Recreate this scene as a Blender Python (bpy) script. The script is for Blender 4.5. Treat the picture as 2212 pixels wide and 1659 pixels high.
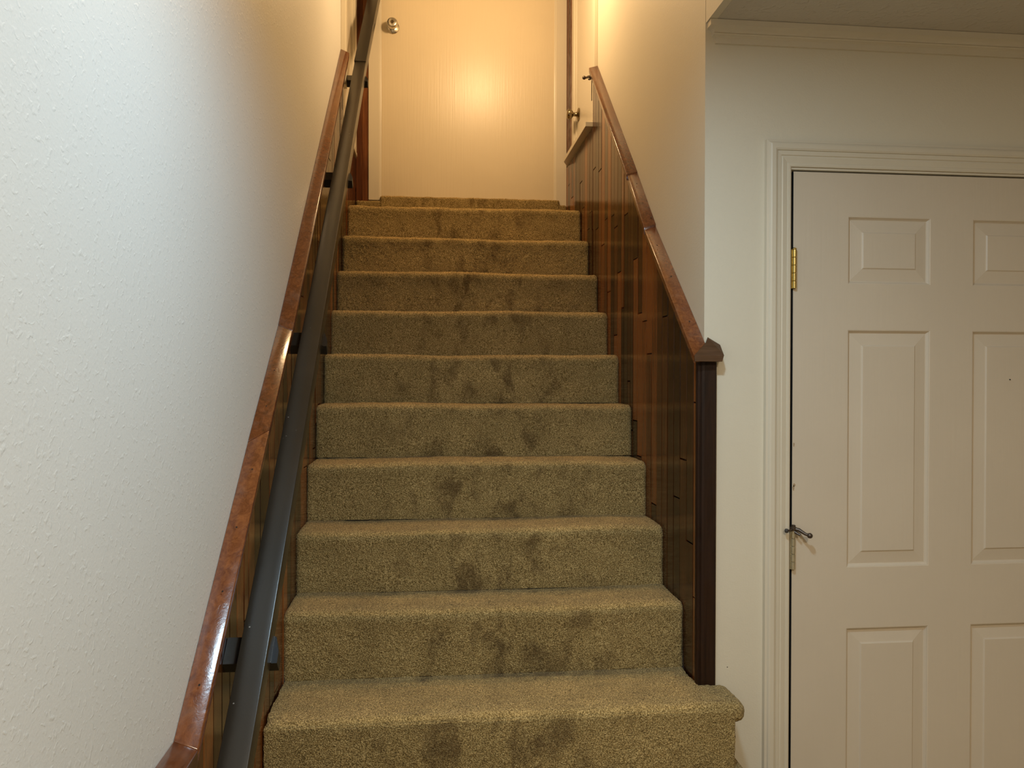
import bpy, bmesh, math, random
import numpy as np
from mathutils import Matrix, Vector

# ------------------------------------------------------------------ clearing
for o in list(bpy.data.objects):
    bpy.data.objects.remove(o, do_unlink=True)
SC = bpy.context.scene
COL = SC.collection
random.seed(7)
R0 = random.Random(11)

# ------------------------------------------------------------------ camera
# X right across the stairs, Y up the flight, Z up; metres; origin = left end of the lowest nosing in view
CAM = Vector((0.39107, -1.88832, 0.80399))
F_PX, YAW, PITCH, ROLL = 1657.85, 0.102648, -0.00765, 0.002246
fwd = Vector((math.sin(YAW) * math.cos(PITCH), math.cos(YAW) * math.cos(PITCH), math.sin(PITCH)))
rgt = Vector((math.cos(YAW), -math.sin(YAW), 0))
up = rgt.cross(fwd)
r2 = rgt * math.cos(ROLL) + up * math.sin(ROLL)
u2 = -rgt * math.sin(ROLL) + up * math.cos(ROLL)
cd = bpy.data.cameras.new('camera')
cam = bpy.data.objects.new('camera', cd)
COL.objects.link(cam)
cam.matrix_world = Matrix(((r2.x, u2.x, -fwd.x, CAM.x), (r2.y, u2.y, -fwd.y, CAM.y), (r2.z, u2.z, -fwd.z, CAM.z), (0, 0, 0, 1)))
cd.sensor_fit = 'HORIZONTAL'
cd.sensor_width = 36
cd.lens = F_PX / 2212 * 36
cd.clip_start = 0.02
SC.camera = cam

# ------------------------------------------------------------------ world, lights, exposure
w = bpy.data.worlds.new('world')
SC.world = w
w.use_nodes = True
w.node_tree.nodes['Background'].inputs[0].default_value = (0.9, 0.85, 0.75, 1)
w.node_tree.nodes['Background'].inputs[1].default_value = 0.06
SC.view_settings.view_transform = 'Standard'
SC.view_settings.look = 'None'
SC.view_settings.gamma = 1
SC.view_settings.exposure = 0.0


def lamp(name, loc, energy, color, radius, kind='POINT'):
    l = bpy.data.lights.new(name, kind)
    l.energy = energy
    l.color = color
    if kind == 'POINT':
        l.shadow_soft_size = radius
    else:
        l.shape = 'DISK'
        l.size = radius * 2
    o = bpy.data.objects.new(name, l)
    o.location = loc
    COL.objects.link(o)
    return o


lamp('room_lamp', (0.66, -0.90, 1.70), 14.5, (0.60, 0.83, 1.0), 0.07, 'AREA')       # flush ceiling fitting over the foot of the stairs
lamp('rear_fill_light', (1.0, -2.45, 1.70), 40, (1.0, 0.85, 0.65), 0.12, 'AREA')      # added warm fill light behind the camera, not a real fitting
lamp('landing_lamp', (0.67, 1.22, 2.62), 26, (1.0, 0.67, 0.34), 0.07)     # warm bulb over the upper flight

# ------------------------------------------------------------------ constants
W, RISE, RUN = 1.0843, 0.178, 0.1896
YW = 0.0737          # face of the wall that holds the panelled door
XL, XR = -0.016, 1.1023   # plaster planes beside the flight
YE = 2.12            # end wall at the top
ZC = 1.738           # lower ceiling
ZF = -0.685          # lower floor
ZT = 4.15            # ceiling over the stairwell


# ------------------------------------------------------------------ material helpers
def mat(name):
    m = bpy.data.materials.new(name)
    m.use_nodes = True
    nt = m.node_tree
    return m, nt, nt.nodes['Principled BSDF']


def N(nt, kind, **kw):
    n = nt.nodes.new(kind)
    for k, v in kw.items():
        if k in n.inputs:
            n.inputs[k].default_value = v
        else:
            setattr(n, k, v)
    return n


def coords(nt, scale=(1, 1, 1), kind='Object', rot=(0, 0, 0)):
    t = N(nt, 'ShaderNodeTexCoord')
    mp = N(nt, 'ShaderNodeMapping')
    mp.inputs['Scale'].default_value = scale
    mp.inputs['Rotation'].default_value = rot
    nt.links.new(t.outputs[kind], mp.inputs['Vector'])
    return mp.outputs[0]


def noise(nt, vec, scale, detail=3, rough=0.5, dist=0.0):
    n = N(nt, 'ShaderNodeTexNoise')
    n.inputs['Scale'].default_value = scale
    n.inputs['Detail'].default_value = detail
    n.inputs['Roughness'].default_value = rough
    n.inputs['Distortion'].default_value = dist
    nt.links.new(vec, n.inputs['Vector'])
    return n.outputs['Fac']


def ramp(nt, fac, stops):
    r = N(nt, 'ShaderNodeValToRGB')
    els = r.color_ramp.elements
    while len(els) < len(stops):
        els.new(0.5)
    for e, (p, c) in zip(els, stops):
        e.position = p
        e.color = (*c, 1) if len(c) == 3 else c
    nt.links.new(fac, r.inputs[0])
    return r.outputs[0]


def mathn(nt, op, a, b=None, clamp=False):
    n = N(nt, 'ShaderNodeMath', operation=op)
    n.use_clamp = clamp
    for i, v in enumerate((a, b)):
        if v is None:
            continue
        if isinstance(v, (int, float)):
            n.inputs[i].default_value = v
        else:
            nt.links.new(v, n.inputs[i])
    return n.outputs[0]


def bump(nt, bsdf, height, dist, strength=1.0, prev=None):
    b = N(nt, 'ShaderNodeBump')
    b.inputs['Distance'].default_value = dist
    b.inputs['Strength'].default_value = strength
    nt.links.new(height, b.inputs['Height'])
    if prev is not None:
        nt.links.new(prev, b.inputs['Normal'])
    nt.links.new(b.outputs[0], bsdf.inputs['Normal'])
    return b.outputs[0]


def mix(nt, fac, a, b, mode='MIX'):
    n = N(nt, 'ShaderNodeMix', data_type='RGBA', blend_type=mode)
    for i, v in ((0, fac), (6, a), (7, b)):
        if isinstance(v, (int, float)):
            n.inputs[i].default_value = v
        elif isinstance(v, tuple):
            n.inputs[i].default_value = (*v, 1)
        else:
            nt.links.new(v, n.inputs[i])
    return n.outputs[2]


def wall_paint(name, base, rough=0.55, peel=0.0008, scale=95, blob=0.0):
    m, nt, b = mat(name)
    v = coords(nt)
    tone = noise(nt, v, 1.7, 3)
    c = ramp(nt, tone, [(0.3, tuple(x * 0.955 for x in base)), (0.7, base)])
    nt.links.new(c, b.inputs['Base Color'])
    b.inputs['Roughness'].default_value = rough
    f1 = noise(nt, v, scale, 2, 0.45, 0.3)
    big = noise(nt, v, scale * 0.42, 2, 0.4, 0.5)
    big = mathn(nt, 'MULTIPLY', mathn(nt, 'SUBTRACT', big, 0.56, True), 5.0, True)
    h = mathn(nt, 'ADD', f1, mathn(nt, 'MULTIPLY', big, blob))
    bump(nt, b, h, peel, 1.0)
    return m


def trim_paint(name, base, rough=0.35, streak=0.0):
    m, nt, b = mat(name)
    v = coords(nt, (40, 40, 1.2))
    f = noise(nt, v, 3, 4, 0.6)
    tone = noise(nt, coords(nt), 3, 3)
    c = ramp(nt, tone, [(0.3, tuple(x * 0.95 for x in base)), (0.7, base)])
    nt.links.new(c, b.inputs['Base Color'])
    b.inputs['Roughness'].default_value = rough
    bump(nt, b, f, 0.0006 + streak, 0.6)
    return m


M_WALL = wall_paint('orange_peel_wall_paint', (0.72, 0.71, 0.67), 0.5, 0.00022, 260, 1.6)
M_WALL_R = wall_paint('smooth_wall_paint', (0.73, 0.665, 0.53), 0.6, 0.0003, 240, 0.3)
M_CEIL = wall_paint('textured_ceiling_paint', (0.60, 0.55, 0.47), 0.7, 0.0007, 120, 2.0)
M_TRIM = trim_paint('cream_trim_paint', (0.71, 0.64, 0.51), 0.33)
M_DOOR = trim_paint('panelled_door_paint', (0.66, 0.57, 0.45), 0.38)
M_SLAB = trim_paint('slab_door_paint', (0.74, 0.63, 0.45), 0.34, 0.0005)


def wood(name, dark, mid, light, rough, vary=1.0, axis='z', coat=0.0, worn=0.0, rand=True):
    m, nt, b = mat(name)
    sc = {'z': (26, 26, 1.3), 'y': (30, 1.5, 30), 'x': (1.6, 26, 26)}[axis]
    v = coords(nt, sc)
    oi = N(nt, 'ShaderNodeObjectInfo')
    add = N(nt, 'ShaderNodeVectorMath', operation='ADD')
    sca = N(nt, 'ShaderNodeVectorMath', operation='SCALE')
    comb = N(nt, 'ShaderNodeCombineXYZ')
    for i in range(3):
        nt.links.new(oi.outputs['Random'], comb.inputs[i])
    nt.links.new(comb.outputs[0], sca.inputs[0])
    sca.inputs['Scale'].default_value = 37.0
    nt.links.new(v, add.inputs[0])
    nt.links.new(sca.outputs[0], add.inputs[1])
    g = noise(nt, add.outputs[0], 2.2, 6, 0.62, 1.1)
    fine = noise(nt, add.outputs[0], 11, 3, 0.6)
    gg = mathn(nt, 'ADD', mathn(nt, 'MULTIPLY', g, 0.8), mathn(nt, 'MULTIPLY', fine, 0.2))
    if rand:
        rr = mathn(nt, 'MULTIPLY', mathn(nt, 'SUBTRACT', oi.outputs['Random'], 0.5), 0.42 * vary)
        gg = mathn(nt, 'ADD', gg, rr)
    c = ramp(nt, gg, [(0.22, dark), (0.5, mid), (0.78, light)])
    if worn:
        wn = noise(nt, coords(nt, (1, 1, 1)), 14, 5, 0.7)
        wf = ramp(nt, wn, [(0.52, (0, 0, 0)), (0.72, (worn, worn, worn))])
        c = mix(nt, wf, c, (0.20, 0.13, 0.10))
    nt.links.new(c, b.inputs['Base Color'])
    rn = ramp(nt, noise(nt, coords(nt), 30, 3), [(0.3, (rough * 0.8,) * 3), (0.75, (rough * 1.35,) * 3)])
    nt.links.new(rn, b.inputs['Roughness'])
    b.inputs['Coat Weight'].default_value = coat
    b.inputs['Coat Roughness'].default_value = 0.16
    bump(nt, b, gg, 0.0007, 0.7)
    return m


M_PLANK = wood('varnished_strip_wood', (0.020, 0.0045, 0.0008), (0.066, 0.0175, 0.0034), (0.24, 0.075, 0.017), 0.13, 1.7, 'z', 0.0)
M_PLANK.node_tree.nodes['Principled BSDF'].inputs['Specular IOR Level'].default_value = 0.42
M_CAP = wood('red_brown_cap_wood', (0.04, 0.011, 0.003), (0.14, 0.040, 0.011), (0.27, 0.090, 0.026), 0.20, 0.5, 'y', 0.5, 0.35)
M_POST = wood('dark_post_wood', (0.004, 0.0014, 0.0006), (0.010, 0.0035, 0.0016), (0.026, 0.010, 0.004), 0.5)
M_POST.node_tree.nodes['Principled BSDF'].inputs['Specular IOR Level'].default_value = 0.25
M_PINE = wood('knotty_pine', (0.03, 0.008, 0.002), (0.12, 0.035, 0.010), (0.26, 0.095, 0.03), 0.4)
M_PINE.node_tree.nodes['Principled BSDF'].inputs['Specular IOR Level'].default_value = 0.25


def metal(name, col, rough, metallic=1.0, spot=0.0):
    m, nt, b = mat(name)
    f = noise(nt, coords(nt), 60, 4, 0.6)
    c = ramp(nt, f, [(0.3, tuple(x * 0.8 for x in col)), (0.7, col)])
    nt.links.new(c, b.inputs['Base Color'])
    b.inputs['Metallic'].default_value = metallic
    b.inputs['Roughness'].default_value = rough
    return m


M_BRASS = metal('polished_brass', (0.75, 0.58, 0.22), 0.22)
M_TARN = metal('painted_over_brass', (0.55, 0.48, 0.32), 0.45, 0.7)
M_BRONZE = metal('dark_bronze', (0.13, 0.10, 0.08), 0.35, 0.8)
M_NICKEL = metal('satin_nickel', (0.72, 0.68, 0.60), 0.25)
M_ANTIQUE = metal('antique_brass', (0.30, 0.24, 0.15), 0.25)
M_BLACK = metal('black_metal', (0.008, 0.008, 0.009), 0.4, 0.0)
M_RUBBER = metal('rubber', (0.05, 0.045, 0.04), 0.6, 0.0)
M_HOLE = metal('shadowed_hole', (0.01, 0.008, 0.006), 0.9, 0.0)
M_GAP = metal('painted_gap_shade', (0.003, 0.002, 0.002), 0.9, 0.0)  # near-black colour that paints the shade of the door gap

M_CHIP = metal('bare_tan_wood', (0.42, 0.30, 0.18), 0.7, 0.0)

# handrail paint with scratches and specks
M_RAIL, nt, b = mat('dark_grey_rail_paint')
v = coords(nt)
f = noise(nt, v, 6, 3)
c = ramp(nt, f, [(0.3, (0.019, 0.015, 0.010)), (0.7, (0.029, 0.023, 0.016))])
vo = N(nt, 'ShaderNodeTexVoronoi')
vo.inputs['Scale'].default_value = 42
nt.links.new(v, vo.inputs['Vector'])
sp = ramp(nt, vo.outputs['Distance'], [(0.05, (1, 1, 1)), (0.075, (0, 0, 0))])
gate = ramp(nt, noise(nt, v, 5, 2), [(0.56, (0, 0, 0)), (0.62, (1, 1, 1))])
spk = mix(nt, 1.0, sp, gate, 'MULTIPLY')
c = mix(nt, spk, c, (0.35, 0.33, 0.30))
nt.links.new(c, b.inputs['Base Color'])
b.inputs['Roughness'].default_value = 0.30
b.inputs['Specular IOR Level'].default_value = 0.55
bump(nt, b, noise(nt, v, 260, 2), 0.00012, 0.6)

# carpet
M_CARPET, nt, b = mat('cut_pile_carpet')
v = coords(nt)
tuft = noise(nt, v, 330, 3, 0.65)
vc = N(nt, 'ShaderNodeTexVoronoi')
vc.inputs['Scale'].default_value = 380
nt.links.new(v, vc.inputs['Vector'])
base = ramp(nt, tuft, [(0.36, (0.115, 0.076, 0.024)), (0.5, (0.37, 0.265, 0.105)), (0.64, (0.70, 0.53, 0.25))])
dirt = noise(nt, coords(nt, (15, 9, 9)), 1.0, 4, 0.6, 0.5)
geo = N(nt, 'ShaderNodeNewGeometry')
sx = N(nt, 'ShaderNodeSeparateXYZ')
nt.links.new(geo.outputs['Position'], sx.inputs[0])
# foot scuffs sit in the middle of the treads
dx = mathn(nt, 'DIVIDE', mathn(nt, 'SUBTRACT', sx.outputs['X'], 0.56), 0.42)
g2 = mathn(nt, 'SUBTRACT', 1.0, mathn(nt, 'MULTIPLY', dx, dx), True)
at = N(nt, 'ShaderNodeAttribute', attribute_name='wear')
worn = mix(nt, 1.0, base, (1.42, 1.33, 1.22), 'MULTIPLY')
wq = mathn(nt, 'MULTIPLY', at.outputs['Fac'], ramp(nt, noise(nt, coords(nt, (3, 9, 9)), 1.6, 3), [(0.25, (0.45, 0.45, 0.45)), (0.6, (1, 1, 1))]))
base = mix(nt, wq, base, worn)
dd = ramp(nt, dirt, [(0.50, (0, 0, 0)), (0.66, (1, 1, 1))])
g2 = mathn(nt, 'MULTIPLY', g2, mathn(nt, 'SUBTRACT', 1.0, mathn(nt, 'MULTIPLY', at.outputs['Fac'], 0.75)))
dm = mathn(nt, 'MULTIPLY', mathn(nt, 'MULTIPLY', g2, 0.66), dd)
base = mix(nt, dm, base, (0.085, 0.048, 0.018))
mot = noise(nt, v, 7, 3, 0.6)
mo = ramp(nt, mot, [(0.3, (0.84, 0.83, 0.80)), (0.7, (1.08, 1.07, 1.05))])
base = mix(nt, 1.0, base, mo, 'MULTIPLY')
nt.links.new(base, b.inputs['Base Color'])
b.inputs['Roughness'].default_value = 0.95
b.inputs['Sheen Weight'].default_value = 0.06
b.inputs['Sheen Roughness'].default_value = 0.5
b.inputs['Specular IOR Level'].default_value = 0.15
bump(nt, b, mathn(nt, 'ADD', tuft, mathn(nt, 'MULTIPLY', vc.outputs['Distance'], 0.7)), 0.004, 0.9)

M_LAMP, nt, b = mat('lamp_glass')
b.inputs['Base Color'].default_value = (0.9, 0.9, 0.88, 1)


# ------------------------------------------------------------------ object helpers
def thing(name, label=None, cat=None, loc=(0, 0, 0), group=None, kind=None, parent=None):
    o = bpy.data.objects.new(name, None)
    o.empty_display_size = 0.05
    COL.objects.link(o)
    o.location = loc
    if label: o['label'] = label
    if cat: o['category'] = cat
    if group: o['group'] = group
    if kind: o['kind'] = kind
    if parent: o.parent = parent
    return o


def obj(name, bm, m, parent=None, smooth=False, kind=None, label=None, cat=None, auto=None):
    me = bpy.data.meshes.new(name)
    bmesh.ops.recalc_face_normals(bm, faces=bm.faces)
    bm.to_mesh(me)
    bm.free()
    me.materials.append(m)
    if smooth:
        for p in me.polygons: p.use_smooth = True
        if auto is not None:
            me.set_sharp_from_angle(angle=math.radians(auto))
    o = bpy.data.objects.new(name, me)
    COL.objects.link(o)
    if parent: o.parent = parent
    if kind: o['kind'] = kind
    if label: o['label'] = label
    if cat: o['category'] = cat
    return o


def box(bm, x0, x1, y0, y1, z0, z1, bev=0.0, seg=2):
    r = bmesh.ops.create_cube(bm, size=1)
    vs = r['verts']
    for v in vs:
        v.co = Vector(((x0 + x1) / 2 + v.co.x * (x1 - x0), (y0 + y1) / 2 + v.co.y * (y1 - y0), (z0 + z1) / 2 + v.co.z * (z1 - z0)))
    if bev:
        es = list({e for v in vs for e in v.link_edges})
        bmesh.ops.bevel(bm, geom=es, offset=bev, segments=seg, affect='EDGES', profile=0.5)
    return bm


def hexa(bm, bot, top, bev=0.0, seg=2):
    """bot, top: matching polygons -> closed prism"""
    b = [bm.verts.new(p) for p in bot]
    t = [bm.verts.new(p) for p in top]
    n = len(b)
    fs = [bm.faces.new(b[::-1]), bm.faces.new(t)]
    for i in range(n):
        fs.append(bm.faces.new((b[i], b[(i + 1) % n], t[(i + 1) % n], t[i])))
    if bev:
        es = list({e for f in fs for e in f.edges})
        bmesh.ops.bevel(bm, geom=es, offset=bev, segments=seg, affect='EDGES', profile=0.5)
    return bm


def loft(bm, sections):
    """sections: lists of points, each a closed ring"""
    rings = [[bm.verts.new(p) for p in s] for s in sections]
    n = len(rings[0])
    for a, c in zip(rings, rings[1:]):
        for i in range(n):
            bm.faces.new((a[i], a[(i + 1) % n], c[(i + 1) % n], c[i]))
    bm.faces.new(rings[0][::-1])
    bm.faces.new(rings[-1])
    return bm


def lathe(bm, prof, centre, axis, seg=24):
    """prof: (distance along axis, radius)"""
    axis = Vector(axis).normalized()
    a = axis.orthogonal().normalized()
    c = axis.cross(a)
    secs = []
    for d, r in prof:
        secs.append([Vector(centre) + axis * d + (a * math.cos(t) + c * math.sin(t)) * max(r, 1e-5) for t in [2 * math.pi * i / seg for i in range(seg)]])
    return loft(bm, secs)


def tube(bm, pts, radii, seg=12):
    pts = [Vector(p) for p in pts]
    secs = []
    ref = Vector((0.13, 0.2, 1)).normalized()
    for i, p in enumerate(pts):
        d = (pts[min(i + 1, len(pts) - 1)] - pts[max(i - 1, 0)]).normalized()
        a = d.cross(ref).normalized()
        c = d.cross(a)
        r = radii[i] if isinstance(radii, (list, tuple)) else radii
        secs.append([p + (a * math.cos(t) + c * math.sin(t)) * r for t in [2 * math.pi * k / seg for k in range(seg)]])
    return loft(bm, secs)


def B():
    return bmesh.new()


def struct(name, bm, m, parent=None, smooth=False, auto=None):
    return obj(name, bm, m, parent, smooth, 'structure', auto=auto)


# ------------------------------------------------------------------ room shell
struct('floor', box(B(), XL - 0.1, 3.6, -4.4, YW + 0.1, ZF - 0.1, ZF), M_CARPET)
struct('wall_left', box(B(), XL - 0.12, XL, -4.4, YE + 0.1, ZF, ZT), M_WALL)
# wall beside the upper flight (its free end is the corner of the door wall)
struct('wall_right', box(B(), XR, XR + 0.12, YW + 0.11, YE + 0.1, ZF, ZT), M_WALL_R)
bm = B()
X0, X1, ZD = 1.3345, 2.2655, 1.3660       # opening of the panelled door
bx = [(XR, X0), (X1, 3.6)]
for a, c in bx:
    box(bm, a, c, YW, YW + 0.11, ZF, ZC + 0.02)
box(bm, X0, X1, YW, YW + 0.11, ZD, ZC + 0.02)
box(bm, XR, XR + 0.12, YW, YW + 0.11, ZC + 0.02, ZT)
struct('wall_front', bm, M_WALL_R)
struct('wall_room_right', box(B(), 3.6, 3.72, -4.4, YW + 0.11, ZF, ZC + 0.3), M_WALL_R)
struct('wall_back', box(B(), XL - 0.12, 3.72, -4.5, -4.4, ZF, ZC + 0.3), M_WALL_R)
# near-black sheet behind the panelled door, shade of the gap put into its colour
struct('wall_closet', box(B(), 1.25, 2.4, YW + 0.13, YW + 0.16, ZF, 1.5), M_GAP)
# lower ceiling with the open stairwell cut out of it
bm = B()
YH = -0.42
box(bm, 1.125, 3.72, YH, YW, ZC, ZC + 0.28)
box(bm, XL, 3.72, -4.4, YH, ZC, ZC + 0.28)
struct('ceiling', bm, M_CEIL)
bm = B()
box(bm, 1.1030, 1.1245, YH, YW, ZC, ZT)
box(bm, XL, 1.22, YH - 0.1, YH, ZC + 0.28, ZT)
struct('wall_stairwell', bm, M_WALL_R)
struct('ceiling_stairwell', box(B(), XL - 0.1, 1.25, YH - 0.1, YE + 0.1, ZT, ZT + 0.1), M_CEIL)
# end wall round the slab door
bm = B()
DX0, DX1, DZ0, DZ1 = 0.1225, 1.0255, 1.7350, 3.80
box(bm, XL - 0.1, DX0 - 0.01, YE, YE + 0.1, ZF, ZT)
box(bm, DX1 + 0.01, XR + 0.1, YE, YE + 0.1, ZF, ZT)
box(bm, DX0 - 0.01, DX1 + 0.01, YE, YE + 0.1, DZ1 + 0.01, ZT)
box(bm, DX0 - 0.01, DX1 + 0.01, YE, YE + 0.1, ZF, 1.70)
struct('wall_end', bm, M_WALL_R)


# ------------------------------------------------------------------ crown moulding on the door wall
def crown(bm, x0, x1):
    # (projection, z) from the wall foot up to the ceiling
    pr = [(0.0, -0.0540), (0.0080, -0.0540), (0.0085, -0.0500), (0.0090, -0.0390), (0.0130, -0.0365), (0.0175, -0.0350), (0.0185, -0.0325),
          (0.0160, -0.0305), (0.0150, -0.0285), (0.0165, -0.0240), (0.0210, -0.0195), (0.0270, -0.0170), (0.0300, -0.0160), (0.0300, -0.0010), (0, -0.001)]
    pm = 0.030
    left = [Vector((x0 + (pm - q), YW - q, ZC + z)) for q, z in pr]
    right = [Vector((x1, YW - q, ZC + z)) for q, z in pr]
    back = [Vector((x0 + (pm - q), YW, ZC + z)) for q, z in pr]
    a = [bm.verts.new(p) for p in left]
    c = [bm.verts.new(p) for p in right]
    d = [bm.verts.new(p) for p in back]
    for i in range(len(pr) - 1):
        bm.faces.new((a[i], a[i + 1], c[i + 1], c[i]))
        if 0 < i or True:
            try:
                bm.faces.new((d[i], d[i + 1], a[i + 1], a[i]))
            except ValueError:
                pass
    return bm


bm = crown(B(), 1.1060, 3.6)
bmesh.ops.remove_doubles(bm, verts=bm.verts, dist=1e-5)
struct('trim_1', bm, M_TRIM, smooth=True, auto=25)

# ------------------------------------------------------------------ panelled door
door1 = thing('door_1', kind='structure', loc=(1.34, YW, ZF))
L1 = Vector((1.34, YW, ZF))


def under(o, root):
    """keep world coordinates of a mesh built in world space below an offset root"""
    o.matrix_parent_inverse = Matrix.Translation(-Vector(root.location))
    return o


def casing_profile():
    # (distance from the opening edge, projection)
    return [(0.0, 0.0), (0.0, 0.0085), (0.003, 0.0100), (0.0095, 0.0100), (0.0105, 0.0085), (0.013, 0.0095), (0.0200, 0.0110), (0.0240, 0.0120), (0.0275, 0.0108),
            (0.0295, 0.0135), (0.0385, 0.0148), (0.0390, 0.0132), (0.0405, 0.0132), (0.0415, 0.0165), (0.0460, 0.0190), (0.0560, 0.0190), (0.0600, 0.0175), (0.0630, 0.0140), (0.0690, 0.0130), (0.0700, 0.0)]


def casing(bm, pts, plane, nrm, outward):
    """pts: two mitred end stations as functions of offset"""
    rings = []
    for st in pts:
        rings.append([bm.verts.new(st(o) + nrm * (p)) for o, p in casing_profile()])
    n = len(rings[0])
    for a, c in zip(rings, rings[1:]):
        for i in range(n):
            bm.faces.new((a[i], a[(i + 1) % n], c[(i + 1) % n], c[i]))
    bm.faces.new(rings[0]); bm.faces.new(rings[-1][::-1])
    return bm


nY = Vector((0, -1, 0))
XI, XO, ZI = 1.3355, 2.2645, 1.3668
o = obj('casing', casing(B(), [lambda q: Vector((XI - q, YW, ZF)), lambda q: Vector((XI - q, YW, ZI + q))], 0, nY, 0), M_TRIM, door1, True, auto=20); under(o, door1)
o = obj('casing', casing(B(), [lambda q: Vector((XI - q, YW, ZI + q)), lambda q: Vector((XO + q, YW, ZI + q))], 0, nY, 0), M_TRIM, door1, True, auto=20); under(o, door1)
o = obj('casing', casing(B(), [lambda q: Vector((XO + q, YW, ZI + q)), lambda q: Vector((XO + q, YW, ZF))], 0, nY, 0), M_TRIM, door1, True, auto=20); under(o, door1)
bm = B()
box(bm, 1.3350, 1.3386, YW - 0.004, YW + 0.11, ZF, 1.3628, 0.0008, 1)
box(bm, 2.2605, 2.2650, YW - 0.004, YW + 0.11, ZF, 1.3628, 0.0008, 1)
box(bm, 1.3350, 2.2650, YW - 0.004, YW + 0.11, 1.3603, 1.3665, 0.0008, 1)
o = obj('jamb', bm, M_TRIM, door1); under(o, door1)
# leaf: a grid of stiles and rails with six openings
LX0, LX1, LZ0, LZ1 = 1.3462, 2.2570, ZF + 0.012, 1.3560
YL = YW - 0.001
cols = [(1.5000, 1.7360), (1.8590, 2.0950)]
rows = [(1.0590, 1.2405), (0.2955, 0.9360), (-0.5000, 0.1320)]
xs = sorted({LX0, LX1, *[x for c_ in cols for x in c_]})
zs = sorted({LZ0, LZ1, *[z for r_ in rows for z in r_]})
bm = B()
grid = {(i, j): bm.verts.new((x, YL, z)) for i, x in enumerate(xs) for j, z in enumerate(zs)}
holes = {(1, 1), (3, 1), (1, 3), (3, 3), (1, 5), (3, 5)}
for i in range(len(xs) - 1):
    for j in range(len(zs) - 1):
        if (i, j) in holes: continue
        bm.faces.new((grid[i, j], grid[i + 1, j], grid[i + 1, j + 1], grid[i, j + 1]))
# leaf edges
for (xa, za, xb, zb) in ((LX0, LZ0, LX0, LZ1), (LX0, LZ1, LX1, LZ1), (LX1, LZ1, LX1, LZ0), (LX1, LZ0, LX0, LZ0)):
    f_ = [bm.verts.new((xa, YL, za)), bm.verts.new((xb, YL, zb)), bm.verts.new((xb, YL + 0.035, zb)), bm.verts.new((xa, YL + 0.035, za))]
    bm.faces.new(f_)
f_ = [bm.verts.new(p) for p in ((LX0, YL + 0.035, LZ0), (LX1, YL + 0.035, LZ0), (LX1, YL + 0.035, LZ1), (LX0, YL + 0.035, LZ1))]
bm.faces.new(f_)
bmesh.ops.remove_doubles(bm, verts=bm.verts, dist=1e-6)
leaf = obj('door_leaf', bm, M_DOOR, door1); under(leaf, door1)
for (xa, xb) in cols:
    for (za, zb) in rows:
        bm = B()
        prof = [(0.0, 0.0), (0.0025, 0.0010), (0.0030, 0.0030), (0.0075, 0.0085), (0.0095, 0.0090), (0.0110, 0.0085), (0.0400, 0.0042), (0.0415, 0.0036), (0.0440, 0.0012), (0.0450, 0.0010)]
        rings = []
        for d, q in prof:
            rings.append([bm.verts.new(p) for p in ((xa + d, YL + q, za + d), (xb - d, YL + q, za + d), (xb - d, YL + q, zb - d), (xa + d, YL + q, zb - d))])
        for r_, s_ in zip(rings, rings[1:]):
            for i in range(4):
                bm.faces.new((r_[i], r_[(i + 1) % 4], s_[(i + 1) % 4], s_[i]))
        bm.faces.new(rings[-1])
        o = obj('panel', bm, M_DOOR, leaf)
o = obj('screw_hole', lathe(B(), [(0, 0.0018), (0.0008, 0.0018)], (1.971, YL - 0.0006, 0.803), (0, 1, 0), 10), M_HOLE, leaf)


def hinge(zc, m, parent, x=1.3465, y=YW - 0.0075, hh=0.052):
    bm = B()
    n = 5
    for k in range(n):
        z0 = zc - hh + 2 * hh * k / n
        z1 = zc - hh + 2 * hh * (k + 1) / n - 0.0012
        lathe(bm, [(0, 0.0045), (0.0008, 0.0056), (z1 - z0 - 0.0008, 0.0056), (z1 - z0, 0.0045)], (x, y, z0), (0, 0, 1), 14)
    lathe(bm, [(0, 0.003), (2 * hh, 0.003)], (x, y, zc - hh), (0, 0, 1), 8)
    lathe(bm, [(0, 0.0055), (0.002, 0.0058), (0.0045, 0.003)], (x, y, zc + hh), (0, 0, 1), 14)
    box(bm, x - 0.0075, x - 0.0015, y + 0.001, y + 0.009, zc - hh, zc + hh)
    o = obj('hinge', bm, m, parent, True, auto=35)
    return o


obj('gap_shade_strip', box(B(), 1.3444, 1.3461, YL + 0.0012, YL + 0.034, LZ0, LZ1), M_GAP, leaf, label='near-black strip standing in for shade in the hinge gap')  # hinge gap shade put into the strip's near-black colour
for cx_, cz_, rx_, rz_ in ((1.3502, 0.628, 0.0022, 0.0055), (1.3520, 0.520, 0.0040, 0.0045), (1.3498, 0.512, 0.0024, 0.0080)):
    bm = B()
    ring = [(cx_ + rx_ * R0.uniform(0.7, 1.15) * math.cos(t), cz_ + rz_ * R0.uniform(0.7, 1.15) * math.sin(t)) for t in [2 * math.pi * i / 11 for i in range(11)]]
    hexa(bm, [(a_, YL - 0.0004, c_) for a_, c_ in ring], [(a_, YL + 0.0006, c_) for a_, c_ in ring])
    obj('paint_chip', bm, M_CHIP, leaf, label='tan paint chip near the hinge edge')
h = hinge(1.0960, M_BRASS, leaf); h['label'] = 'bright brass hinge'
h = hinge(0.3480, M_TARN, leaf); h['label'] = 'dull brass hinge'
h = hinge(-0.44, M_TARN, leaf); h['label'] = 'dull brass hinge'


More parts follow.
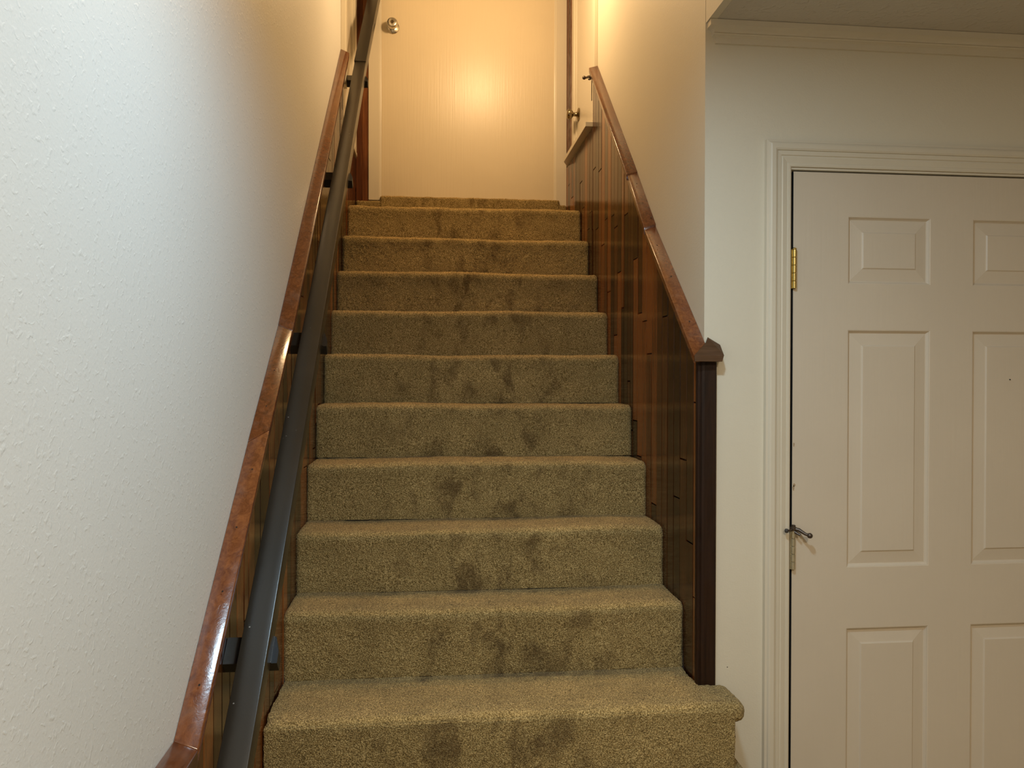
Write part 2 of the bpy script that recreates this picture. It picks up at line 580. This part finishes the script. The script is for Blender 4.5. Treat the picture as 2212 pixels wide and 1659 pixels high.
def pin_stop(parent, px_, py_, pz, s, side, label):
    """hinge pin door stop: collar, long bumper arm with ball tip, short arm with pad"""
    bm = B()
    P = Vector((px_, py_, pz))
    lathe(bm, [(0, 0.006 * s), (0.002 * s, 0.0085 * s), (0.008 * s, 0.0085 * s), (0.010 * s, 0.006 * s), (0.013 * s, 0.0065 * s), (0.0145 * s, 0.004 * s)], P - Vector((0, 0, 0.004 * s)), (0, 0, 1), 16)
    tube(bm, [P, P + Vector((0.012 * side, -0.008, -0.002)) * s, P + Vector((0.024 * side, -0.020, -0.011)) * s, P + Vector((0.033 * side, -0.026, -0.014)) * s],
         [0.0055 * s, 0.0050 * s, 0.0040 * s, 0.0040 * s], 12)
    tube(bm, [P, P + Vector((-0.012 * side, -0.012, -0.002)) * s, P + Vector((-0.024 * side, -0.016, -0.002)) * s], [0.0035 * s, 0.0030 * s, 0.0030 * s], 10)
    tube(bm, [P + Vector((0, 0, -0.006)) * s, P + Vector((0.009 * side, -0.010, -0.013)) * s, P + Vector((0.013 * side, -0.014, -0.0145)) * s], [0.004 * s, 0.0033 * s, 0.0030 * s], 10)
    o = obj('door_stop', bm, M_BRONZE, parent, True, auto=40, label=label)
    e = P + Vector((0.033 * side, -0.026, -0.014)) * s
    lathe(bm := B(), [(-0.007 * s, 0.002 * s), (-0.0055 * s, 0.0055 * s), (0, 0.0075 * s), (0.0050 * s, 0.0060 * s), (0.007 * s, 0.0020 * s)], e, (0.15 * side, -1, -0.1), 16)
    bmesh.ops.remove_doubles(bm, verts=bm.verts, dist=1e-6)
    obj('bumper', bm, M_BRONZE, o, True)
    e = P + Vector((-0.026 * side, -0.016, -0.002)) * s
    obj('bumper', lathe(B(), [(-0.004 * s, 0.004 * s), (-0.002 * s, 0.0058 * s), (0.003 * s, 0.0055 * s), (0.0045 * s, 0.003 * s)], e, (-0.8 * side, 0.6, 0), 14), M_RUBBER, o, True)
    return o


pin_stop(leaf, 1.3465, YW - 0.0075, 0.4045, 1.0, 1, 'dark bronze hinge pin door stop')
o = obj('nail_hole', lathe(B(), [(0, 0.0013), (0.0008, 0.0013)], (1.1693, YW - 0.0006, 0.0383), (0, 1, 0), 10), M_HOLE, None, kind='structure')


# ------------------------------------------------------------------ stairs
def hnoise(P, scale, seed):
    """cheap hash noise from position (n,3) -> 0..1, value noise with smooth interpolation"""
    q = P * scale
    i0 = np.floor(q).astype(np.int64)
    fr = q - i0
    fr = fr * fr * (3 - 2 * fr)
    out = np.zeros(len(P))
    for dx_ in (0, 1):
        for dy_ in (0, 1):
            for dz_ in (0, 1):
                h_ = (i0[:, 0] + dx_) * 374761393 + (i0[:, 1] + dy_) * 668265263 + (i0[:, 2] + dz_) * 2147483647 + seed * 974634777
                h_ = (h_ ^ (h_ >> 13)) * 1274126177
                h_ = (h_ ^ (h_ >> 16)) & 0xFFFF
                w_ = (fr[:, 0] if dx_ else 1 - fr[:, 0]) * (fr[:, 1] if dy_ else 1 - fr[:, 1]) * (fr[:, 2] if dz_ else 1 - fr[:, 2])
                out += w_ * h_ / 65535.0
    return out


def tufted(name, V, Fq, nrm, m, parent, amp=0.0016, yr=None):
    # worn, walked-on part of the tread: flat top ahead of the strip along the riser
    wear = np.clip((nrm[:, 2] - 0.45) * 4, 0, 1)
    if yr is not None:
        wear *= np.clip((yr - 0.030 + (hnoise(V, 14, 9) - 0.5) * 0.02 - V[:, 1]) / 0.010, 0, 1)
    wear *= np.clip(V[:, 0] / 0.05, 0.3, 1) * np.clip((W - V[:, 0]) / 0.06, 0.15, 1)
    d = (hnoise(V, 240, 1) - 0.5) * 2 * amp + (hnoise(V, 22, 2) - 0.5) * 0.0035 + (hnoise(V, 110, 5) - 0.5) * amp
    V2 = V + nrm * d[:, None]
    V2[:, 0] += (hnoise(V, 260, 3) - 0.5) * 0.0012
    me = bpy.data.meshes.new(name)
    me.vertices.add(len(V2))
    me.vertices.foreach_set('co', V2.astype(np.float32).ravel())
    n = len(Fq)
    me.loops.add(4 * n)
    me.loops.foreach_set('vertex_index', Fq.astype(np.int32).ravel())
    me.polygons.add(n)
    me.polygons.foreach_set('loop_start', np.arange(0, 4 * n, 4, dtype=np.int32))
    me.polygons.foreach_set('use_smooth', np.ones(n, dtype=bool))
    me.update(calc_edges=True)
    me.attributes.new('wear', 'FLOAT', 'POINT').data.foreach_set('value', wear.astype(np.float32))
    me.materials.append(m)
    o = bpy.data.objects.new(name, me)
    COL.objects.link(o)
    o.parent = parent
    return o


def sweep_step(k, x0, x1, depth, st=0.0042, r=0.026, zadd=0.0, front=None, zbot=None):
    z = k * RISE + zadd
    yf = (k * RUN - 0.003) if front is None else front
    zb = ((k - 1) * RISE) if zbot is None else zbot
    pts = []
    yb = yf + depth
    n = max(2, int((yb - (yf + r)) / st))
    for i in range(n): pts.append((yb + (yf + r - yb) * i / n, z, 0, 1))
    n = max(3, int(r * math.pi / 2 / st))
    for i in range(n + 1):
        a = math.pi / 2 * i / n
        pts.append((yf + r - r * math.sin(a), z - r + r * math.cos(a), -math.sin(a), math.cos(a)))
    n = max(2, int((z - r - zb) / st))
    for i in range(1, n + 1):
        t = i / n
        pts.append((yf + 0.004 * math.sin(min(t * 3, 1) * math.pi / 2) - 0.004 * t, z - r + (zb - z + r) * t, -1, 0))
    A = np.array(pts)
    nx = int((x1 - x0) / st)
    X = np.linspace(x0, x1, nx + 1)
    np_, nn = len(A), nx + 1
    V = np.zeros((np_, nn, 3)); NR = np.zeros((np_, nn, 3))
    V[:, :, 0] = X[None, :]
    V[:, :, 1] = A[:, 0:1]; V[:, :, 2] = A[:, 1:2]
    NR[:, :, 1] = A[:, 2:3]; NR[:, :, 2] = A[:, 3:4]
    # pile rolls over at both ends of the carpet
    e = np.minimum(X - x0, x1 - X)
    drop = -0.006 * np.clip(1 - e / 0.010, 0, 1) ** 2
    V += NR * drop[None, :, None]
    # a slightly uneven, hand-fitted nosing
    sag = 0.0025 * np.sin(X * 5.1 + k * 1.7) + 0.0012 * np.sin(X * 13 + k)
    V[:, :, 2] += sag[None, :] * np.clip((A[:, 1:2] - zb) / max(z - zb, 1e-3), 0, 1)
    idx = np.arange(np_ * nn).reshape(np_, nn)
    Fq = np.stack([idx[:-1, :-1], idx[1:, :-1], idx[1:, 1:], idx[:-1, 1:]], -1).reshape(-1, 4)
    return V.reshape(-1, 3), Fq, NR.reshape(-1, 3)


def rounded_box(x0, x1, y0, y1, z0, z1, r, st=0.0042):
    lo = np.array([x0, y0, z0]); hi = np.array([x1, y1, z1])
    Vs, Fs, Ns, off = [], [], [], 0
    for ax in range(3):
        for sgn in (0, 1):
            a, c = [i for i in range(3) if i != ax]
            na = max(2, int((hi[a] - lo[a]) / st)); nc = max(2, int((hi[c] - lo[c]) / st))
            A_, C_ = np.meshgrid(np.linspace(lo[a], hi[a], na + 1), np.linspace(lo[c], hi[c], nc + 1), indexing='ij')
            P = np.zeros((na + 1, nc + 1, 3)); P[..., a] = A_; P[..., c] = C_; P[..., ax] = hi[ax] if sgn else lo[ax]
            inner = np.clip(P, lo + r, hi - r)
            D = P - inner
            L = np.linalg.norm(D, axis=-1, keepdims=True)
            Nn = D / np.maximum(L, 1e-9)
            P2 = inner + Nn * r
            idx = np.arange((na + 1) * (nc + 1)).reshape(na + 1, nc + 1) + off
            q = np.stack([idx[:-1, :-1], idx[1:, :-1], idx[1:, 1:], idx[:-1, 1:]], -1).reshape(-1, 4)
            flip = (sgn == 0) != (ax == 1)
            if flip: q = q[:, ::-1]
            Vs.append(P2.reshape(-1, 3)); Ns.append(Nn.reshape(-1, 3)); Fs.append(q)
            off += (na + 1) * (nc + 1)
    return np.concatenate(Vs), np.concatenate(Fs), np.concatenate(Ns)


def join(parts):
    off, V, Fq, Nn = 0, [], [], []
    for a, f_, n_ in parts:
        V.append(a); Fq.append(f_ + off); Nn.append(n_); off += len(a)
    return np.concatenate(V), np.concatenate(Fq), np.concatenate(Nn)


stairs = thing('staircase', 'straight flight of stairs wrapped in olive brown cut pile carpet', 'stairs')
for k in range(-3, 1):
    z = k * RISE + (0.017 if k == -1 else 0)
    yf = k * RUN - (0.055 if k == 0 else 0.05)
    if k >= -1:
        parts = [rounded_box(0.0005, 1.1655, yf - 0.012, (YW - 0.0005 if k == 0 else yf + RUN + 0.01), z - 0.050, z, 0.024, 0.0042 if k == 0 else 0.005),
                 rounded_box(0.0005, 1.1360, yf - 0.0122, (YW - 0.0005 if k == 0 else yf + RUN - 0.005), z - RISE - 0.004, z - 0.012, 0.006, 0.0045)]
        if k == -1:     # tread carries on beside the step above, up to the wall
            parts.append(rounded_box(1.10, 1.1655, yf - 0.012, YW - 0.0005, z - 0.050, z, 0.018, 0.005))
        if k == 0:
            parts.append(rounded_box(0.0005, W - 0.001, yf + 0.03, RUN + 0.01, z - 0.05, z - 0.0002, 0.004))
            parts.append(rounded_box(0.0005, W - 0.001, yf + 0.03, RUN - 0.005, z - RISE, z - 0.04, 0.004, 0.01))
    else:
        parts = [rounded_box(0.0005, 1.1655, yf - 0.012, yf + RUN + 0.01, z - 0.050, z, 0.018, 0.009),
                 rounded_box(0.0005, 1.1360, yf - 0.002, yf + RUN - 0.005, max(z - RISE - 0.004, ZF), z - 0.03, 0.006, 0.012)]
    V, Fq, Nn = join(parts)
    tufted('carpeted_step', V, Fq, Nn, M_CARPET, stairs, yr=(k + 1) * RUN)
for k in range(1, 10):
    depth = RUN + 0.004 if k < 9 else 2.095 - (9 * RUN - 0.003)
    V, Fq, Nn = sweep_step(k, -0.001, W + 0.0030, depth)
    tufted('carpeted_step', V, Fq, Nn, M_CARPET, stairs, yr=(k + 1) * RUN)
# low carpeted curb under the slab door
V, Fq, Nn = join([sweep_step(10, 0.0, W + 0.001, 0.026, r=0.012, front=2.084, zadd=1.712 - 10 * RISE, zbot=9 * RISE),
                  rounded_box(DX0 - 0.002, DX1 + 0.022, 2.080, 2.135, 1.66, 1.7345, 0.012)])
tufted('carpeted_curb', V, Fq, Nn, M_CARPET, stairs)


# ------------------------------------------------------------------ strip-wood wainscots
def interp(tab, y):
    if y <= tab[0][0]: return tab[0][1]
    for (a, za), (b_, zb) in zip(tab, tab[1:]):
        if y <= b_:
            return za + (zb - za) * (y - a) / (b_ - a)
    return tab[-1][1]


CAPL = [(-1.30, 0.2300), (-0.634, 0.2300), (-0.118, 0.6840), (0.192, 0.9440), (1.570, 2.2540)]
CAPR = [(0.062, 0.8900), (0.520, 1.2930), (0.745, 1.5230), (1.400, 2.1560)]
TH = 0.0225      # vertical thickness of the caps


def nose_z(y):
    return max(y / RUN * RISE, ZF)


def planks(parent, x_in, x_out, y0, y1, ztop, zbot, rnd, m, joint_prob=1.0, wd=0.0572):
    """vertical flooring strips between two x planes, cut to staggered lengths"""
    y = y0
    n = 0
    sgn = 1 if x_in > x_out else -1
    while y < y1 - 0.006:
        yb = min(y + wd * rnd.choice((1, 1, 1, 0.68, 1)), y1)
        za0, za1 = ztop(y + 0.0006), ztop(yb - 0.0006)
        zb_ = zbot((y + yb) / 2)
        zs_ = [zb_]
        z = zb_ + rnd.uniform(0.12, 0.95)
        while z < min(za0, za1) - 0.10:
            zs_.append(z)
            z += rnd.uniform(0.35, 1.0)
        for i, za in enumerate(zs_):
            last = i == len(zs_) - 1
            t0 = za0 if last else zs_[i + 1] - 0.0030
            t1 = za1 if last else zs_[i + 1] - 0.0030
            pr = rnd.uniform(0.0, 0.0014) * sgn
            tw = rnd.uniform(-0.0005, 0.0005)
            xa, xb = x_in + pr - 0.0007 * sgn, x_out
            g = 0.0005
            bot = [(xa + tw, y + g, za), (xb, y + g, za), (xb, yb - g, za), (xa - tw, yb - g, za)]
            top = [(xa + tw, y + g, t0), (xb, y + g, t0), (xb, yb - g, t1), (xa - tw, yb - g, t1)]
            bm = hexa(B(), bot, top)
            es = [e for e in bm.edges if all(abs(v_.co.x - xa) < 0.003 for v_ in e.verts)]
            bmesh.ops.bevel(bm, geom=es, offset=0.0013, segments=1, affect='EDGES')
            obj('plank', bm, m, parent)
            n += 1
        y = yb
    return n


wl = thing('wood_wainscot', 'dark varnished wood strip wainscot behind the metal handrail', 'wainscot')
rl = random.Random(5)
planks(wl, -0.002, XL, -1.00, 1.560, lambda y: interp(CAPL, y) - TH - 0.006, lambda y: max(nose_z(y) - 0.50, ZF), rl, M_PLANK)
planks(wl, -0.002, XL, 1.562, 2.108, lambda y: 1.925, lambda y: 1.05, rl, M_PLANK)
wr = thing('wood_wainscot', 'dark varnished wood strip wainscot opposite the handrail, beneath the narrow wall cap', 'wainscot')
rr_ = random.Random(9)
planks(wr, 1.0882, XR, YW + 0.001, 1.445, lambda y: interp(CAPR, y) - TH - 0.006, lambda y: max(nose_z(y) - 0.50, ZF), rr_, M_PLANK)
planks(wr, 1.0882, XR, 1.447, 2.108, lambda y: 1.908, lambda y: 1.05, rr_, M_PLANK)
# tall strips between the right closet door and the end wall, and the pine boards left of the slab door
for (ya, yb) in ((1.945, 2.000), (2.001, 2.055), (2.056, 2.108)):
    bm = box(B(), 1.0885, XR, ya, yb, 1.930, 2.82, 0.001, 1)
    obj('plank', bm, M_PINE, wr)
pine = thing('pine_boards', 'knotty reddish pine boards on the end wall left of the slab door', 'boards')
for (xa, xb) in ((-0.0015, 0.0290), (0.0295, 0.0600)):
    obj('plank', box(B(), xa, xb, YE - 0.012, YE, 1.70, 3.6, 0.001, 1), M_PINE, pine)


# ------------------------------------------------------------------ wood caps
def cap_piece(parent, xa0, xb0, y0, z0, xa1, xb1, y1, z1, t=TH, drop=0.011, name='cap_board', skew0=0.0, skew1=0.0, m=None, bev=0.0018):
    """xa inner, xb outer; skew shifts the inner end along the slope"""
    sl = (z1 - z0) / (y1 - y0)
    P = [(xa0, y0 + skew0, z0 + sl * skew0), (xb0, y0, z0), (xb1, y1, z1), (xa1, y1 + skew1, z1 + sl * skew1)]
    P[0] = (P[0][0], P[0][1], P[0][2] - drop); P[3] = (P[3][0], P[3][1], P[3][2] - drop)   # inner edge lies lower
    if xa0 > xb0: P = P[::-1]
    bot = [(p[0], p[1], p[2] - t) for p in P]
    bm = hexa(B(), bot, P, bev, 2)
    return obj(name, bm, m or M_CAP, parent, True, auto=40)


capl = thing('wall_cap', 'worn red brown wood cap running up the white wall beside the handrail', 'wall cap')
cap_piece(capl, 0.0225, -0.0155, -1.28, 0.2300, 0.0225, -0.0155, -0.6345, 0.2300, name='cap_board', drop=0.0155)
p1 = cap_piece(capl, 0.0220, -0.0155, -0.6335, 0.2300, 0.0220, -0.0155, -0.1450, 0.6610, skew1=0.045, drop=0.0155)
p2 = cap_piece(capl, 0.0215, -0.0155, -0.1440, 0.6630, 0.0215, -0.0155, 0.1900, 0.9430, skew0=0.045, drop=0.0155)
p3 = cap_piece(capl, 0.0215, -0.0155, 0.1910, 0.9450, 0.0215, -0.0155, 1.5680, 2.2550, drop=0.0155)
p3.data.materials[0] = M_CAP
capr = thing('wall_cap', 'narrow brown wood cap ending over the dark corner post', 'wall cap')
pa = cap_piece(capr, 1.0625, 1.1020, 0.0640, 0.8970, 1.0645, 1.1020, 0.5180, 1.2920, skew0=-0.026)
pb = cap_piece(capr, 1.0635, 1.1025, 0.5195, 1.3000, 1.0665, 1.1020, 0.7430, 1.5240, skew0=0.0, t=0.026)
pc = cap_piece(capr, 1.0630, 1.1020, 0.7445, 1.5280, 1.0630, 1.1020, 1.4040, 2.1640)
# mitred return that wraps the wall corner
top = [(1.0614, 0.0330, 0.8645), (1.1416, 0.0330, 0.8645), (1.1411, 0.0600, 0.8930), (1.1110, 0.0730, 0.9140), (1.1028, 0.0600, 0.8985)]
bot = [(1.0625, 0.0340, 0.8480), (1.1370, 0.0340, 0.8480), (1.1370, 0.0725, 0.8480), (1.1110, 0.0730, 0.8480), (1.1028, 0.0725, 0.8480)]
M_CAPD = wood('brown_return_wood', (0.035, 0.016, 0.007), (0.075, 0.036, 0.016), (0.13, 0.065, 0.032), 0.35, 0.3, 'x')
obj('cap_return', hexa(B(), bot, top, 0.0008, 1), M_CAPD, capr, label='mitred end piece of darker brown wood')


def nail(parent, x, y, z, r=0.0016, n=(0, -0.68, 0.73)):
    n = Vector(n).normalized()
    obj('nail_hole', lathe(B(), [(0, r), (0.0005, r)], Vector((x, y, z)) + n * 0.0001, n, 10), M_HOLE, parent)


def on_cap(tab, y):
    return interp(tab, y)


for y_, x_ in ((-0.565, 0.004), (-0.43, 0.006), (-0.32, 0.004), (-0.205, 0.008)):
    z_ = 0.2300 + (0.6610 - 0.2300) / (0.4885) * (y_ + 0.6335)
    nail(p1, x_, y_, z_ + 0.0003, 0.0017)
for y_, x_ in ((-0.055, 0.006), (0.045, 0.004)):
    z_ = 0.6630 + (0.28 / 0.334) * (y_ + 0.1440)
    nail(p2, x_, y_, z_ + 0.0003, 0.0015)
for y_, x_ in ((0.135, 1.083), (0.30, 1.084), (0.43, 1.080)):
    z_ = 0.8970 + (0.395 / 0.454) * (y_ - 0.0640)
    nail(pa, x_, y_, z_ + 0.0003, 0.0021)
for y_, x_ in ((0.545, 1.094), (0.69, 1.085)):
    nail(pb, x_, y_, 1.3000 + (0.224 / 0.2235) * (y_ - 0.5195) + 0.0003, 0.0020)
nail(capr, 1.1205, 0.0475, 0.8808, 0.0018, (0, -0.72, 0.69))

# corner post on the free end of the wainscot
post = thing('corner_post', 'dark wood corner post standing on the lowest full carpeted tread', 'post', (1.10, 0.06, 0))
bm = B()
secs = []
outline = [(1.0795, 0.0730), (1.0795, 0.0665), (1.0825, 0.0625), (1.0870, 0.0620), (1.0885, 0.0640), (1.0905, 0.0640), (1.0925, 0.0615), (1.0990, 0.0600), (1.1290, 0.0595), (1.1320, 0.0615), (1.1325, 0.0735), (1.1025, 0.0735)]
for z_ in (-0.006, 0.8475):
    secs.append([(x_ - post.location.x, y_ - post.location.y, z_) for x_, y_ in outline])
loft(bm, secs)
obj('post_board', bm, M_POST, post)
obj('nail_hole', lathe(B(), [(0, 0.0016), (0.0006, 0.0016)], (0.0205, 0.0595 - 0.06 - 0.0004, 0.832), (0, 1, 0), 10), M_HOLE, post)

# ------------------------------------------------------------------ handrail
rail = thing('handrail', 'dark grey rectangular metal handrail running up beside the white wall', 'handrail')


def rail_bar(P0, P1, wd, th, ext0=0.0):
    P0, P1 = Vector(P0), Vector(P1)
    d = (P1 - P0).normalized()
    side = Vector((1, 0, 0)); side = (side - d * side.dot(d)).normalized()
    upv = side.cross(d).normalized()
    if upv.z < 0: upv = -upv
    sec = lambda P: [P - side * wd / 2, P + side * wd / 2, P + side * wd / 2 - upv * th, P - side * wd / 2 - upv * th]
    return hexa(B(), sec(P0), sec(P1), 0.0016, 2), upv


def rz(y):      # top face height of the rail
    return y / RUN * RISE + 0.7060 - 0.0105 * (y + 0.6)


y0, y1 = -1.02, 1.685
bm, upv = rail_bar((0.0610, y0, rz(y0)), (0.0610, y1, rz(y1)), 0.0505, 0.046)
lower = obj('rail_bar', bm, M_RAIL, rail, True, auto=40)
bm, _ = rail_bar((0.0600, 1.655, rz(1.655) + 0.0050), (0.0965, 2.085, 2.800), 0.0530, 0.050)
obj('rail_sleeve', bm, M_RAIL, rail, True, auto=40)
sl = math.atan(RISE / RUN)
for yb in (-0.385, 0.290, 0.965, 1.625):
    # square arm from the wainscot, laid along the slope under the bar
    zt = rz(yb) - 0.046 / math.cos(sl) + 0.004
    t_ = Vector((0, math.cos(sl), math.sin(sl)))
    n_ = Vector((0, -math.sin(sl), math.cos(sl)))
    C0 = Vector((0, yb, zt))
    sec = lambda x, a0, a1: [Vector((x, 0, 0)) + C0 + t_ * a0, Vector((x, 0, 0)) + C0 + t_ * a1, Vector((x, 0, 0)) + C0 + t_ * a1 - n_ * 0.030, Vector((x, 0, 0)) + C0 + t_ * a0 - n_ * 0.030]
    bm = loft(B(), [sec(-0.0015, -0.027, 0.027), sec(0.090, -0.027, 0.027), sec(0.0985, -0.027, -0.004)])
    br = obj('bracket', bm, M_BLACK, rail)
    # thin lighter plate that paints in the lit top face of the arm
    secp = lambda x: [Vector((x, 0, 0)) + C0 + t_ * -0.027 + n_ * 0.0005, Vector((x, 0, 0)) + C0 + t_ * 0.027 + n_ * 0.0005, Vector((x, 0, 0)) + C0 + t_ * 0.027 + n_ * 0.0022, Vector((x, 0, 0)) + C0 + t_ * -0.027 + n_ * 0.0022]
    obj('lit_top_plate', loft(B(), [secp(-0.001), secp(0.088)]), M_RAIL, br)

# ------------------------------------------------------------------ slab door at the top
door2 = thing('door_2', kind='structure')
leaf2 = obj('door_leaf', box(B(), DX0 + 0.004, DX1 - 0.002, YE - 0.004, YE + 0.032, DZ0 + 0.004, DZ1, 0.001, 1), M_SLAB, door2)


def flat_casing(x_in, x_out, z0, z1, y=YE):
    """flat board casing with a stepped stop on its inner side"""
    s_ = 1 if x_out > x_in else -1
    pr = [(x_in, 0.0), (x_in, 0.007), (x_in + 0.004 * s_, 0.008), (x_in + 0.0045 * s_, 0.012), (x_in + 0.011 * s_, 0.013), (x_in + 0.0115 * s_, 0.017), (x_out - 0.002 * s_, 0.019), (x_out, 0.017), (x_out, 0.0)]
    return loft(B(), [[(x_, y - q, z_) for x_, q in pr] for z_ in (z0, z1)])


o = obj('casing', flat_casing(0.1265, 0.0605, 1.7160, 3.86), M_TRIM, door2)
o = obj('casing', flat_casing(1.0225, 1.0880, 1.7040, 3.86), M_TRIM, door2)
o = obj('casing', box(B(), 0.0605, 1.0880, YE - 0.019, YE, 3.80, 3.87, 0.002, 1), M_TRIM, door2)
knob = obj('door_knob', lathe(B(), [(0, 0.0320), (0.003, 0.0335), (0.006, 0.0310), (0.010, 0.0200), (0.013, 0.0140), (0.030, 0.0135), (0.034, 0.0200), (0.040, 0.0262), (0.048, 0.0280), (0.056, 0.0268), (0.062, 0.0235), (0.0645, 0.0180), (0.0650, 0.0010)],
                              (0.1830, YE - 0.004, 2.6060), (0, -1, 0.0), 32), M_NICKEL, leaf2, True, auto=50, label='silver keyed knob')
bm = lathe(B(), [(0, 0.0095), (0.0012, 0.0095), (0.0014, 0.0001)], (0.1830, YE - 0.0690, 2.6060), (0, -1, 0), 20)
obj('key_cylinder', bm, M_ANTIQUE, knob, True, auto=40)
obj('keyhole', box(B(), 0.1818, 0.1842, YE - 0.0712, YE - 0.0700, 2.6000, 2.6120), M_HOLE, knob)

# ------------------------------------------------------------------ small closet door, right of the landing
door3 = thing('door_3', kind='structure')
leaf3 = obj('door_leaf', box(B(), XR - 0.001, XR + 0.03, 1.475, 1.875, 1.945, 3.75, 0.001, 1), M_TRIM, door3)
o = obj('casing', box(B(), 1.0860, XR, 1.405, 1.446, 2.150, 3.80, 0.002, 2), M_TRIM, door3)
o = obj('casing', box(B(), 1.0915, XR, 1.4465, 1.474, 1.945, 3.80, 0.002, 2), M_TRIM, door3)
bm = B()
box(bm, 1.0860, XR, 1.8900, 1.9430, 1.945, 3.80, 0.002, 2)
box(bm, 1.0930, XR, 1.8750, 1.8905, 1.945, 3.80, 0.001, 1)
obj('casing', bm, M_TRIM, door3)
# raised threshold board, its far end cut back to the wall
top = [(XR, 1.4465, 1.9330), (1.0570, 1.4465, 1.9330), (1.0570, 2.0100, 1.9330), (1.0885, 2.0900, 1.9330), (XR, 2.0900, 1.9330)]
bot = [(p[0], p[1], 1.9130) for p in top]
obj('sill', hexa(B(), bot[::-1], top[::-1], 0.001, 1), M_TRIM, door3)
kc = (XR - 0.001, 1.835, 2.098)
k3 = obj('door_knob', lathe(B(), [(0, 0.0310), (0.003, 0.0325), (0.006, 0.0290), (0.009, 0.0150), (0.014, 0.0095), (0.028, 0.0095), (0.032, 0.0160), (0.038, 0.0230), (0.046, 0.0255), (0.054, 0.0235), (0.059, 0.0180), (0.061, 0.0010)],
                            kc, (-1, 0, 0), 32), M_ANTIQUE, leaf3, True, auto=50, label='antique brass knob')
h = hinge(2.085, M_BRONZE, leaf3, x=XR - 0.0045, y=1.4775, hh=0.045)
h['label'] = 'dark bronze hinge'
pin_stop(leaf3, XR - 0.012, 1.4850, 2.1450, 1.15, -1, 'dark bronze hinge pin door stop')
o = leaf3.children[-1]

# small closet door, left of the landing
door4 = thing('door_4', kind='structure')
leaf4 = obj('door_leaf', box(B(), XL - 0.03, XL + 0.002, 1.640, 1.965, 1.945, 3.75, 0.001, 1), M_TRIM, door4)
obj('casing', box(B(), XL, 0.0060, 1.5695, 1.625, 2.10, 3.80, 0.002, 2), M_TRIM, door4)
bm = B()
box(bm, XL, -0.0010, 1.9650, 1.985, 1.945, 3.80, 0.002, 2)
box(bm, XL, 0.0060, 1.9850, 2.060, 1.945, 3.80, 0.002, 2)
obj('casing', bm, M_TRIM, door4)
obj('sill', box(B(), XL, 0.0060, 1.5700, 2.080, 1.926, 1.944, 0.001, 1), M_TRIM, door4)
hinge(2.335, M_BRONZE, leaf4, x=-0.003, y=1.635, hh=0.030)['label'] = 'dark bronze hinge'
